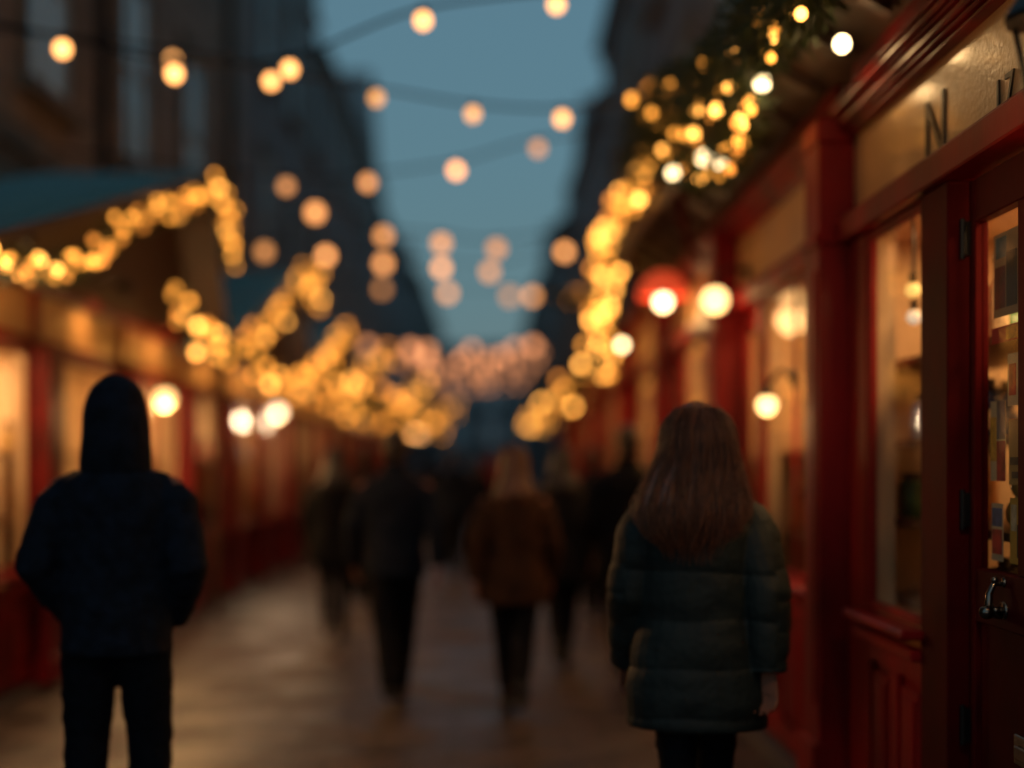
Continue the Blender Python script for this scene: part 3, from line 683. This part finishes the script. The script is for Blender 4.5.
# ---------------------------------------------------------------- fir garlands with fairy lights
def fairy_mesh(r, m):
    bm = bmesh.new(); bmesh.ops.create_icosphere(bm, subdivisions=2, radius=r)
    me = bpy.data.meshes.new('fairy_light'); bm.to_mesh(me); bm.free(); me.materials.append(m)
    for p in me.polygons: p.use_smooth = True
    return me
def garland(X, px, label, n, rad=.09, r=.024, green=.1, m='fairy', hot=(), extra=(), dens=420, dcap=None, bright=.12):
    pts = [PX(x, y, X) if dcap is None else P(x, y, dcap) for x, y in px]
    t = empty('fir_garland', pts[0], label, 'garland', 'fir garlands with fairy lights')
    L = [0]
    for a, b_ in zip(pts, pts[1:]): L.append(L[-1]+(b_-a).length)
    def at(s):
        s *= L[-1]
        for i in range(len(pts)-1):
            if s <= L[i+1]: return pts[i].lerp(pts[i+1], (s-L[i])/((L[i+1]-L[i]) or 1))
        return pts[-1].copy()
    rnd = random.Random(len(px)*7+int(px[0][0])); bm = bmesh.new()
    for i in range(int(L[-1]*dens)):
        c = at(rnd.random()); dirn = Vector((rnd.gauss(0,1), rnd.gauss(0,1), rnd.gauss(-.2,1))).normalized()
        rr = rnd.random()**.6*green; p = c+dirn*rr; d2 = (dirn+Vector((rnd.gauss(0,.5),rnd.gauss(0,.5),rnd.gauss(0,.5)))).normalized()
        w = d2.cross(Vector((rnd.gauss(0,1),rnd.gauss(0,1),rnd.gauss(0,1)))).normalized()*rnd.uniform(.004,.009); l = rnd.uniform(.04,.09)
        a = bm.verts.new(p-w); b_ = bm.verts.new(p+w); e = bm.verts.new(p+d2*l); bm.faces.new((a, b_, e))
    q = [at(i/40) for i in range(41)]; tube(bm, q, .014, 6, up=Vector((0,0,1)))
    mesh_obj('foliage', bm, M['fir'], t)
    def put(c, mm, r_):
        key = ('f', r_, mm)
        if key not in BM: BM[key] = fairy_mesh(r_, M[mm])
        o = bpy.data.objects.new('fairy_light', BM[key]); C.objects.link(o); o.parent = t; o.location = c-pts[0]
        s = rnd.uniform(.85,1.12); o.scale = (s,s,s*1.1)
    n = min(n, 98-len(hot)-len(extra))
    for i in range(n):
        c = at((i+rnd.random())/n); c += Vector((rnd.gauss(0,.5), rnd.gauss(0,.5), rnd.gauss(0,.6)))*rad
        put(c, 'fairyw' if rnd.random() < bright else ('fairy' if rnd.random() < .6 else 'fairyd'), r)
    for (x, y) in extra:
        d = X*F/(x-VX)-green*rnd.uniform(.7,1.1); put(P(x, y, d), 'fairy' if rnd.random() < .6 else 'fairyw', r)
    for (x, y, d) in hot: put(P(x, y, d), 'hot', .034)
    return t
M['fairyd'] = emis('fairy_light_dim_glass', (1,.31,.04), 2.8)
XL = -2.56
garland(XL, [(-60,285),(-10,268),(15,262),(45,270),(75,266),(95,248),(125,225),(155,212),(185,205),(215,182)], 'fairy lit garland climbing the long roof edge of the nearest stall', 92, .085)
garland(XL, [(215,184),(226,205),(232,235),(236,262)], 'short fairy lit garland dropping from the nearest stall peak', 30, .06)
garland(XL, [(174,288),(184,308),(202,334),(225,350),(250,342),(275,318),(298,288),(312,268)], 'fairy lit garland sagging then climbing the roof edge of the second stall', 97, .10, r=.03)
garland(XL, [(312,270),(316,290),(318,308)], 'small fairy lit garland end hanging at the second stall peak', 16, .08, r=.03)
garland(XL, [(255,362),(272,378),(292,388),(312,380),(330,356),(350,330)], 'fairy lit garland along the roof of the third stall', 90, .14, r=.036)
garland(XL, [(300,385),(330,396),(350,392),(368,372),(388,352)], 'fairy lit garland along the roof of the fourth stall', 66, .18, r=.044)
garland(-2.4, [(345,400),(370,408),(392,412),(415,398),(425,380)], 'far fairy lit garland over the fifth and sixth stalls', 55, .22, r=.055, green=.15)
garland(-1.7, [(372,400),(395,415),(420,428),(440,424),(455,408)], 'farthest fairy lit garland beside the street lamp globe', 50, .26, r=.06, green=.15)
XR = 1.13
garland(XR, [(835,-90),(795,-10),(768,20),(745,45),(722,78)], 'thick fir garland with sparse fairy lights at the near end of the canopy edge', 6, .08, r=.02, green=.19, dens=2600,
        hot=((762,83,6.35),(842,44,5.45)), extra=((757,8),(757,20),(801,14),(775,28),(773,38),(733,52),(735,60),(771,58),(719,76),(729,88)))
garland(XR, [(752,105),(740,122),(738,140),(722,158),(700,170),(680,165),(660,150)], 'fir garland looping back under the canopy with three white hot bulbs', 26, .08, r=.024, green=.12, dens=900,
        hot=((704,158,7.2),(721,162,7.0),(673,173,8.2)), extra=((751,110),(740,120),(741,125),(739,140),(725,147),(690,172),(700,178)))
garland(XR, [(722,80),(695,95),(668,100),(655,130),(645,160),(640,185)], 'thick dark fir garland on the canopy edge after its sparse near end', 34, .15, r=.026, green=.22, dens=2000,
        extra=((665,102),(697,110),(716,110),(661,125),(675,133),(685,134),(694,133),(643,150),(656,158),(667,155)))
garland(XR, [(648,182),(632,200),(618,218),(608,240),(604,262),(610,282),(603,305),(608,330),(610,350),(603,372)], 'dense bright fairy lit garland dropping down at the far end of the canopy', 92, .12, r=.032, bright=.35, hot=((622,345,11.5),))
garland(XR+.04, [(655,178),(636,198),(622,214),(611,236),(607,258),(606,280),(608,300),(604,325),(600,348)], 'second strand twisted into the dense garland drop, hanging just behind it', 80, .16, r=.032, bright=.3)
garland(1.25, [(600,345),(592,365),(576,380),(570,398),(548,408),(542,425),(528,420)], 'bright fairy lit garland low over the far red shopfronts', 68, .2, r=.048, bright=.4)
garland(1.2, [(552,296),(566,299),(582,300),(600,300)], 'short fairy lit garland reaching out level from the dense one', 9, .06, r=.04)

# ---------------------------------------------------------------- people
def remesh(bm, name, m, parent, voxel, smooth_it=4, disp=None, label=None):
    me = bpy.data.meshes.new(name); bmesh.ops.recalc_face_normals(bm, faces=bm.faces); bm.to_mesh(me); bm.free()
    o = bpy.data.objects.new(name, me); C.objects.link(o)
    r = o.modifiers.new('r', 'REMESH'); r.mode = 'VOXEL'; r.voxel_size = voxel
    s = o.modifiers.new('s', 'SMOOTH'); s.factor = .5; s.iterations = smooth_it
    dg = bpy.context.evaluated_depsgraph_get(); me2 = bpy.data.meshes.new_from_object(o.evaluated_get(dg))
    bpy.data.objects.remove(o); bpy.data.meshes.remove(me)
    if disp:
        me2.calc_loop_triangles() if False else None
        ns = [v.normal.copy() for v in me2.vertices]
        for v, n_ in zip(me2.vertices, ns): v.co += n_*disp(v.co)
    me2.name = name
    for p in me2.polygons: p.use_smooth = True
    me2.materials.clear(); me2.materials.append(m)
    o = bpy.data.objects.new(name, me2); C.objects.link(o); o.parent = parent
    return o

def person(loc, h, label, top='navy', legs='denim', hair='short', hairm='hairk', hat=None, stride=.12, arms='swing', coat_len=.82, puffy=False,
           bulk=1.0, rz=0, female=False, hood=False, vox=.009, hips=1.0, turn=0.0, lead=1, spread=1.0):
    t = empty('person', (loc[0], loc[1], 0), label, 'person', 'people walking away down the street', rz=rz)
    k = h/1.75
    t.scale = (k, k, k)
    sh = .185 if female else .205
    L = {}
    for s in (-1, 1):
        a = stride*s*lead
        nr = max(.35, 1-abs(stride)*4.2)*spread
        hip = Vector((s*.09, 0, .93)); knee = Vector((s*(.045+.05*nr), a*.55+.02, .50)); ank = Vector((s*.09*nr, a*1.35-.02, .085+(.07 if a < 0 else 0)))
        toe = ank+Vector((s*.02, .19, -.05 if a >= 0 else -.07))
        L[s] = (hip, knee, ank, toe)
        S_ = Vector((s*(sh-.012), 0, 1.385))
        if arms == 'low': q = -a*1.2; E = Vector((s*(sh+.055), q*.35-.03, 1.11)); W = Vector((s*(sh+.055), q+.04, .845))
        elif arms == 'pocket': E = Vector((s*(sh+.07), -.07, 1.12)); W = Vector((s*(sh-.02), .10, .92)); 
        else:
            q = -a*.9; E = Vector((s*(sh+.06), q*.35-.03, 1.14)); W = Vector((s*(sh+.065), q*1.0+.05, .90))
        L['a%d' % s] = (S_, E, W)
    # body (one continuous mesh)
    bm = bmesh.new()
    tube(bm, [(0,0,.86),(0,0,.95),(0,0,1.08),(0,0,1.25),(0,0,1.38),(0,0,1.45),(0,0,1.5)],
         [(.14*hips,.1),(.165*hips,.115),(.13,.095),(.155,.105),(.175,.1),(.12,.075),(.05,.05)], 20)
    tube(bm, [(0,0,1.42),(0,.01,1.50),(0,.015,1.58)], [.062,.054,.054], 14)
    tube(bm, [(0,.035,1.515),(0,.035,1.53),(0,.025,1.57),(0,.012,1.63),(0,.008,1.68),(0,.005,1.72),(0,0,1.745),(0,0,1.752)],
         [(.02,.025),(.042,.055),(.06,.078),(.072,.092),(.074,.096),(.062,.082),(.036,.05),(.012,.016)], 18)
    tube(bm, [(0,.098,1.665),(0,.112,1.635),(0,.124,1.612),(0,.108,1.6)], [.008,.011,.015,.008], 8)
    for s in (-1, 1):
        uvball(bm, (s*.076,.005,1.64), .03, (.32,.6,1), 10, 8)
        hip, knee, ank, toe = L[s]
        tube(bm, [hip+Vector((0,0,.05)), hip.lerp(knee,.3), knee, knee.lerp(ank,.35), ank, ank+Vector((0,0,-.03))], [.085,.083,.055,.054,.036,.038], 14)
        tube(bm, [ank+Vector((0,-.05,-.045)), ank+Vector((0,.03,-.03)), toe.lerp(ank,.3), toe], [.03,.04,.036,.022], 12, up=Vector((0,0,1)))
        S_, E, W = L['a%d' % s]
        tube(bm, [Vector((s*.1,0,1.42)), S_, S_.lerp(E,.5), E, E.lerp(W,.35), W], [.055,.058,.047,.038,.037,.026], 14)
        # hand: palm + five separate fingers
        dr = (W-E).normalized(); inn = Vector((-s*.45,-.75,0)) if arms == 'low' else Vector((-s,0,0)); inn = (inn-dr*inn.dot(dr)).normalized(); fw = dr.cross(inn).normalized()
        if (fw.x*s > 0 if arms == 'low' else fw.y < 0): fw = -fw
        pc = W+dr*.012; pe = W+dr*.085
        tube(bm, [W-dr*.01, pc+dr*.02, pe], [(.026,.02),(.036,.016),(.04,.014)], 12, up=inn)
        for i, (off, ln) in enumerate(((.030,.07),(.010,.08),(-.010,.074),(-.029,.058))):
            b0 = pe-dr*.015+fw*off; b1 = b0+dr*(.015+ln*.42)+inn*.006+fw*off*.12; b2 = b1+dr*ln*.3+inn*.022; b3 = b2+dr*ln*.16+inn*.022
            tube(bm, [b0,b1,b2,b3], [.0095,.009,.008,.006], 8)
        th0 = W+dr*.03+fw*.026; th1 = th0+dr*.03+fw*.024+inn*.01; th2 = th1+dr*.028+fw*.006+inn*.012
        tube(bm, [th0,th1,th2,th2+dr*.014], [.014,.012,.010,.007], 8)
    body = remesh(bm, 'body', M['skin'], t, min(vox*.75, .0065), 2)
    for s in (-1, 1):
        bm = bmesh.new(); uvball(bm, (s*.03,.089,1.652), .0125, (1,.7,.8), 10, 8); e = mesh_obj('eye', bm, M['eye'], None, smooth=True); e.parent = body
    bm = bmesh.new(); tube(bm, [(-.024,.097,1.572),(0,.106,1.574),(.024,.097,1.572)], [.003,.007,.003], 8, up=Vector((0,0,1))); e = mesh_obj('mouth', bm, M['lip'], None, smooth=True); e.parent = body
    # trousers
    bm = bmesh.new()
    lb = 1.0*bulk
    tube(bm, [(0,0,.84),(0,0,.92),(0,0,1.04)], [(.13*hips,.11),(.178*hips,.128),(.15,.112)], 20)
    for s in (-1, 1):
        hip, knee, ank, toe = L[s]
        rr = [.098,.094,.068,.064,.052,.053] if female else [.1*lb,.098*lb,.078*lb,.073*lb,.066*lb,.068*lb]
        tube(bm, [hip+Vector((0,0,.03)), hip.lerp(knee,.3), knee, knee.lerp(ank,.35), ank+Vector((0,0,.05)), ank+Vector((0,-.005,.0))], rr, 16)
    wr = lambda c: .006*noise.noise(Vector((c.x*9, c.y*9, c.z*22)))+.003*noise.noise(c*40)
    remesh(bm, 'trousers', M[legs], t, vox, 3, wr)
    for s in (-1, 1):
        hip, knee, ank, toe = L[s]; bm = bmesh.new(); dd = (toe-ank)
        tube(bm, [ank+Vector((0,0,.1)), ank+Vector((0,0,.02)), ank+Vector((0,-.01,-.03))], [.05,.052,.05], 14)
        tube(bm, [ank+Vector((0,-.065,-.045)), ank+Vector((0,-.03,-.035)), ank+Vector((0,.05,-.03)), ank+dd*.75, ank+dd*1.18+Vector((0,0,-.0))], [(.035,.036),(.042,.045),(.044,.045),(.047,.034),(.024,.022)], 14, up=Vector((0,0,1)))
        sh_o = remesh(bm, 'boot', M['leather'], t, .008, 3)
    # jacket
    bm = bmesh.new(); z0 = coat_len; B = bulk
    zs = [z0, z0+.02, (z0+1.02)/2, 1.05, 1.2, 1.34, 1.42, 1.475, 1.505]
    fl = 1.08 if female else 1.0
    rx = [.205*fl*hips, .21*fl*hips, .205*fl*hips, .18 if female else .195, .19 if female else .21, .195 if female else .215, .155 if female else .175, .108, .07]
    ry = [.15,.155,.15,.135,.14,.145,.13,.1,.08]
    bt = [(a*B, b_*B) if i < 7 else (a, b_) for i, (a, b_) in enumerate(zip(rx, ry))]
    # extra rings for smoothness
    tube(bm, [(0,-.008,z) for z in zs], bt, 28)
    tube(bm, [(0,.005,1.44),(0,.012,1.50),(0,.02,1.545)], [.1,.08,.078], 18)      # collar
    for s in (-1, 1):
        S_, E, W = L['a%d' % s]; a = 1.18*B if puffy else 1.05*B
        d2 = (W-E).normalized()
        tube(bm, [Vector((s*.07,0,1.42)), Vector((s*.13,0,1.405)), S_+Vector((-s*.012,0,-.02)), S_.lerp(E,.22), S_.lerp(E,.6), E, E.lerp(W,.5), W+d2*.005], [.05,.058,.068*a,.074*a,.07*a,.066*a,.06*a,.05*a], 18)
    if puffy:
        S1, E1, W1 = L['a1']; S2, E2, W2 = L['a-1']
        def dp(c):
            arm = abs(c.x) > (.235*B if c.z < 1.3 else .26*B)
            zz = (c.z+.02*noise.noise(c*4))*(2*math.pi/(.17 if not arm else .11))
            q = abs(math.sin(zz/2)); return (.008 if arm else .011)*(q**.5)-.006+.004*noise.noise(Vector((c.x*8,c.y*8,c.z*16)))+.0015*noise.noise(c*45)
    else:
        dp = lambda c: .009*noise.noise(Vector((c.x*7+3, c.y*7, c.z*15)))+.004*noise.noise(c*24)+.0015*noise.noise(c*70)
    jk = remesh(bm, 'coat' if coat_len < .75 else 'jacket', M[top], t, vox, 3, dp)
    if hood:
        bm = bmesh.new()
        tube(bm, [(0,-.01,1.46),(0,-.015,1.50),(0,-.02,1.55),(0,-.015,1.61),(0,-.012,1.665),(0,-.01,1.71),(0,-.01,1.75),(0,-.01,1.78),(0,-.01,1.80),(0,-.01,1.81)], [(.13,.115),(.13,.12),(.125,.125),(.12,.128),(.116,.128),(.107,.118),(.09,.1),(.066,.072),(.038,.04),(.012,.014)], 22)
        remesh(bm, 'hood', M[top], jk, vox, 3, lambda c: .006*noise.noise(c*12))
    if hat:
        bm = bmesh.new(); tube(bm, [(0,0,1.655),(0,0,1.70),(0,0,1.75),(0,-.005,1.785),(0,-.008,1.80)], [(.084,.106),(.084,.104),(.07,.088),(.04,.05),(.01,.012)], 22)
        tube(bm, [(0,0,1.65),(0,0,1.69)], [(.088,.11),(.088,.11)], 22); remesh(bm, 'hat', M[hat], t, .007, 2, lambda c: .002*math.sin(math.atan2(c.y,c.x)*40))
    if hair == 'short':
        bm = bmesh.new(); tube(bm, [(0,-.035,1.56),(0,-.03,1.6),(0,-.014,1.66),(0,-.006,1.71),(0,-.004,1.75),(0,-.005,1.772)], [(.05,.05),(.068,.066),(.08,.092),(.078,.094),(.056,.066),(.012,.014)], 20)
        remesh(bm, 'hair', M[hairm], t, .007, 2, lambda c: .005*noise.noise(Vector((c.x*30,c.y*30,c.z*50))))
    elif hair in ('long', 'mid'):
        bm = bmesh.new(); zb = 1.28 if hair == 'long' else 1.40; W0 = 1.0 if hair == 'mid' else 1.5
        if hair == 'long': pr = [(zb,-.142,.085,.028),(zb+.02,-.14,.125,.04),(zb+.06,-.135,.155,.052),(zb+.12,-.125,.174,.065),(1.40,-.11,.182,.078),(1.45,-.085,.175,.085),(1.50,-.06,.16,.09),(1.55,-.042,.143,.095),(1.60,-.03,.13,.1),(1.65,-.02,.122,.106),(1.70,-.012,.112,.106),(1.74,-.008,.09,.088),(1.775,-.008,.05,.05),(1.79,-.008,.01,.012)]
        else: pr = [(zb,-.135,.085,.045),(1.42,-.11,.13,.07),(1.47,-.08,.13,.08),(1.54,-.045,.108,.085),(1.62,-.022,.096,.098),(1.69,-.01,.092,.104),(1.74,-.006,.072,.082),(1.775,-.008,.035,.04),(1.782,-.008,.008,.01)]
        sx = lambda z: (-.035*min(1, max(0, (1.62-z)/.25)) if hair == 'long' else 0)
        if hair == 'mid': pr = [q for q in pr if q[0] >= 1.40 or q[0] == zb]
        pr = sorted({q[0]: q for q in pr}.values())
        tube(bm, [(sx(q[0]),q[1],q[0]) for q in pr], [(q[2],q[3]) for q in pr], 26)
        def hd(c):
            a = math.atan2(c.y+.02, c.x); return .014*noise.noise(Vector((a*4+c.z*5, c.z*3, 0)))*min(1,max(.2,(1.72-c.z)*4))+.007*noise.noise(Vector((a*9+c.z*6, c.z*3, 0)))+.004*noise.noise(Vector((a*24+c.z*5, c.z*2.5, 5)))
        ho = remesh(bm, 'hair', M[hairm], t, .006, 2, hd)
        for v in ho.data.vertices:
            lo = max(0, (zb+.2-v.co.z)/.2); v.co.z += lo*.05*noise.noise(Vector((v.co.x*28, 0, 3)))+lo*.03*noise.noise(Vector((v.co.x*9, 2, 3)))
        if vox < .008:                       # loose strands over the hair mass
            bm = bmesh.new(); rnd = random.Random(5)
            for i in range(800):
                a = rnd.uniform(math.pi*.93, math.pi*2.07); pts = []; ph = rnd.uniform(0, 6); amp = rnd.uniform(.0,.03); zend = zb+rnd.uniform(-.07,.12)+.35*max(0,abs(math.cos(a))-.45)*(1.42-zb); so = rnd.uniform(-.002,.009) if rnd.random() < .85 else rnd.uniform(.009,.026)
                for j in range(12):
                    f = j/11; z = 1.77+(zend-1.77)*f
                    # interpolate profile
                    for q0, q1 in zip(pr, pr[1:]):
                        if q0[0] <= z <= q1[0]: g = (z-q0[0])/(q1[0]-q0[0]); cy = q0[1]+(q1[1]-q0[1])*g; rx_ = q0[2]+(q1[2]-q0[2])*g; ry_ = q0[3]+(q1[3]-q0[3])*g; break
                    else: cy, rx_, ry_ = pr[0][1], pr[0][2], pr[0][3]
                    pts.append(Vector((sx(z)+math.cos(a)*(rx_+so)+amp*math.sin(f*9+ph)*f, cy+math.sin(a)*(ry_+so), z)))
                tube(bm, pts, [.0016]*11+[.0005], 3, cap=False, up=Vector((1,0,0)))
            st = mesh_obj('loose_strands', bm, M[hairm], None, smooth=True); st.parent = ho; tag(st, kind='stuff')
    return t

def at_floor(px, d): return ((px-VX)*d/F, d)
person(at_floor(697,4.95), 1.70, 'woman with long brown hair in a dark green quilted coat beside the shops', 'puff', 'blackc', 'long', 'hairb', coat_len=.635, arms='low', puffy=True, bulk=1.12, female=True, vox=.0065, stride=.11, rz=R(-3), hips=1.0)
person(at_floor(117,5.3), 1.80, 'man in a black knitted hat and dark navy jacket with his hands in his pockets', 'navy', 'denim', 'short', 'hairk', hat='blackc', hood=True, arms='pocket', coat_len=.80, bulk=1.07, vox=.0075, stride=.04, hips=.9, spread=1.5)
person(at_floor(395,9.0), 1.73, 'short haired man in a blue black jacket walking mid street, one foot raised', 'navy', 'blackc', 'short', 'hairk', coat_len=.83, bulk=.98, stride=.16, rz=R(3))
person(at_floor(514,8.6), 1.62, 'woman with auburn hair in a brown coat and dark tights mid street', 'brownc', 'blackc', 'mid', 'hairr', coat_len=.74, bulk=1.02, female=True, stride=.13, lead=-1, hips=1.05)
person(at_floor(562,10.6), 1.64, 'figure in a charcoal coat half hidden behind the woman in the brown coat', 'greyc', 'blackc', 'mid', 'hairk', coat_len=.7, bulk=1.05, female=True, stride=.14)
person(at_floor(335,12.2), 1.66, 'figure in a black coat walking close to the market stalls', 'blackc', 'blackc', 'mid', 'hairk', coat_len=.7, bulk=1.15, stride=.12, female=True)
person(at_floor(628,9.8), 1.78, 'tall figure in black between the quilted coat and the shopfronts', 'blackc', 'blackc', 'short', 'hairk', coat_len=.74, bulk=1.12, stride=.1, arms='pocket')
person(at_floor(455,19), 1.74, 'distant walker in a dark jacket seen between the two mid street walkers', 'navy', 'blackc', 'short', 'hairk', stride=.14, bulk=1.1, vox=.012)
person(at_floor(478,24), 1.66, 'smaller distant walker in a charcoal coat near the street middle', 'greyc', 'blackc', 'mid', 'hairk', stride=.12, coat_len=.72, vox=.012, female=True)
person(at_floor(437,27), 1.75, 'faint distant walker in black under the street lamp globe', 'blackc', 'blackc', 'short', 'hairk', stride=.12, vox=.012)
person(at_floor(365,15), 1.72, 'dark walker between the stalls and the man in the blue black jacket', 'greyc', 'blackc', 'short', 'hairk', stride=.12, vox=.012, bulk=1.1)
M['redc'] = mat('red_wool_coat', (.4,.03,.03), .8)
person(at_floor(493,31), 1.9, 'tiny distant walker in a red coat at the street middle', 'redc', 'blackc', 'short', 'hairr', stride=.12, vox=.012)
person(at_floor(592,14), 1.68, 'dark walker by the far red shopfronts behind the charcoal coat', 'blackc', 'blackc', 'short', 'hairk', stride=.12, vox=.012)

# ---------------------------------------------------------------- world, sun, camera
w = bpy.data.worlds.new('World'); bpy.context.scene.world = w; w.use_nodes = True
n, l = w.node_tree.nodes, w.node_tree.links
bg = n['Background']; sk = n.new('ShaderNodeTexSky'); sk.sky_type = 'NISHITA'; sk.sun_disc = False
sk.sun_elevation = R(4); sk.sun_rotation = R(200); sk.air_density = 1.6; sk.ozone_density = 4
mx = n.new('ShaderNodeMix'); mx.data_type = 'RGBA'; mx.inputs['Factor'].default_value = .78      # thin even dusk overcast over the clear sky
mx.inputs['B'].default_value = (.51,1.03,1.31,1)
l.new(sk.outputs[0], mx.inputs['A']); l.new(mx.outputs['Result'], bg.inputs[0]); bg.inputs[1].default_value = .2
sun = bpy.data.lights.new('sun', 'SUN'); sun.energy = .02; sun.angle = R(12); sun.color = (1,.8,.6)
so = bpy.data.objects.new('sun', sun); C.objects.link(so); so.rotation_euler = (R(87), 0, R(200-180))

cam = bpy.data.cameras.new('camera'); cam.lens = 50; cam.sensor_width = 36; cam.clip_end = 2000; cam.clip_start = .05
cam.shift_x = 20/1024; cam.shift_y = 81/1024
cam.dof.use_dof = True; cam.dof.focus_distance = 4.15; cam.dof.aperture_fstop = .05/(132/1422)
co = bpy.data.objects.new('camera', cam); C.objects.link(co); co.location = (0,0,H); co.rotation_euler = (R(90),0,0)
sc = bpy.context.scene; sc.camera = co
sc.view_settings.view_transform = 'Standard'; sc.view_settings.look = 'None'; sc.view_settings.gamma = 1; sc.view_settings.exposure = 0
sc.render.engine = 'CYCLES'; cy = sc.cycles
cy.use_denoising = True; cy.denoiser = 'OPENIMAGEDENOISE'; cy.denoising_input_passes = 'RGB_ALBEDO_NORMAL'
cy.use_adaptive_sampling = False; cy.sample_clamp_indirect = 3; cy.max_bounces = 5; cy.diffuse_bounces = 3; cy.glossy_bounces = 3; cy.transparent_max_bounces = 10
cy.caustics_reflective = False; cy.caustics_refractive = False
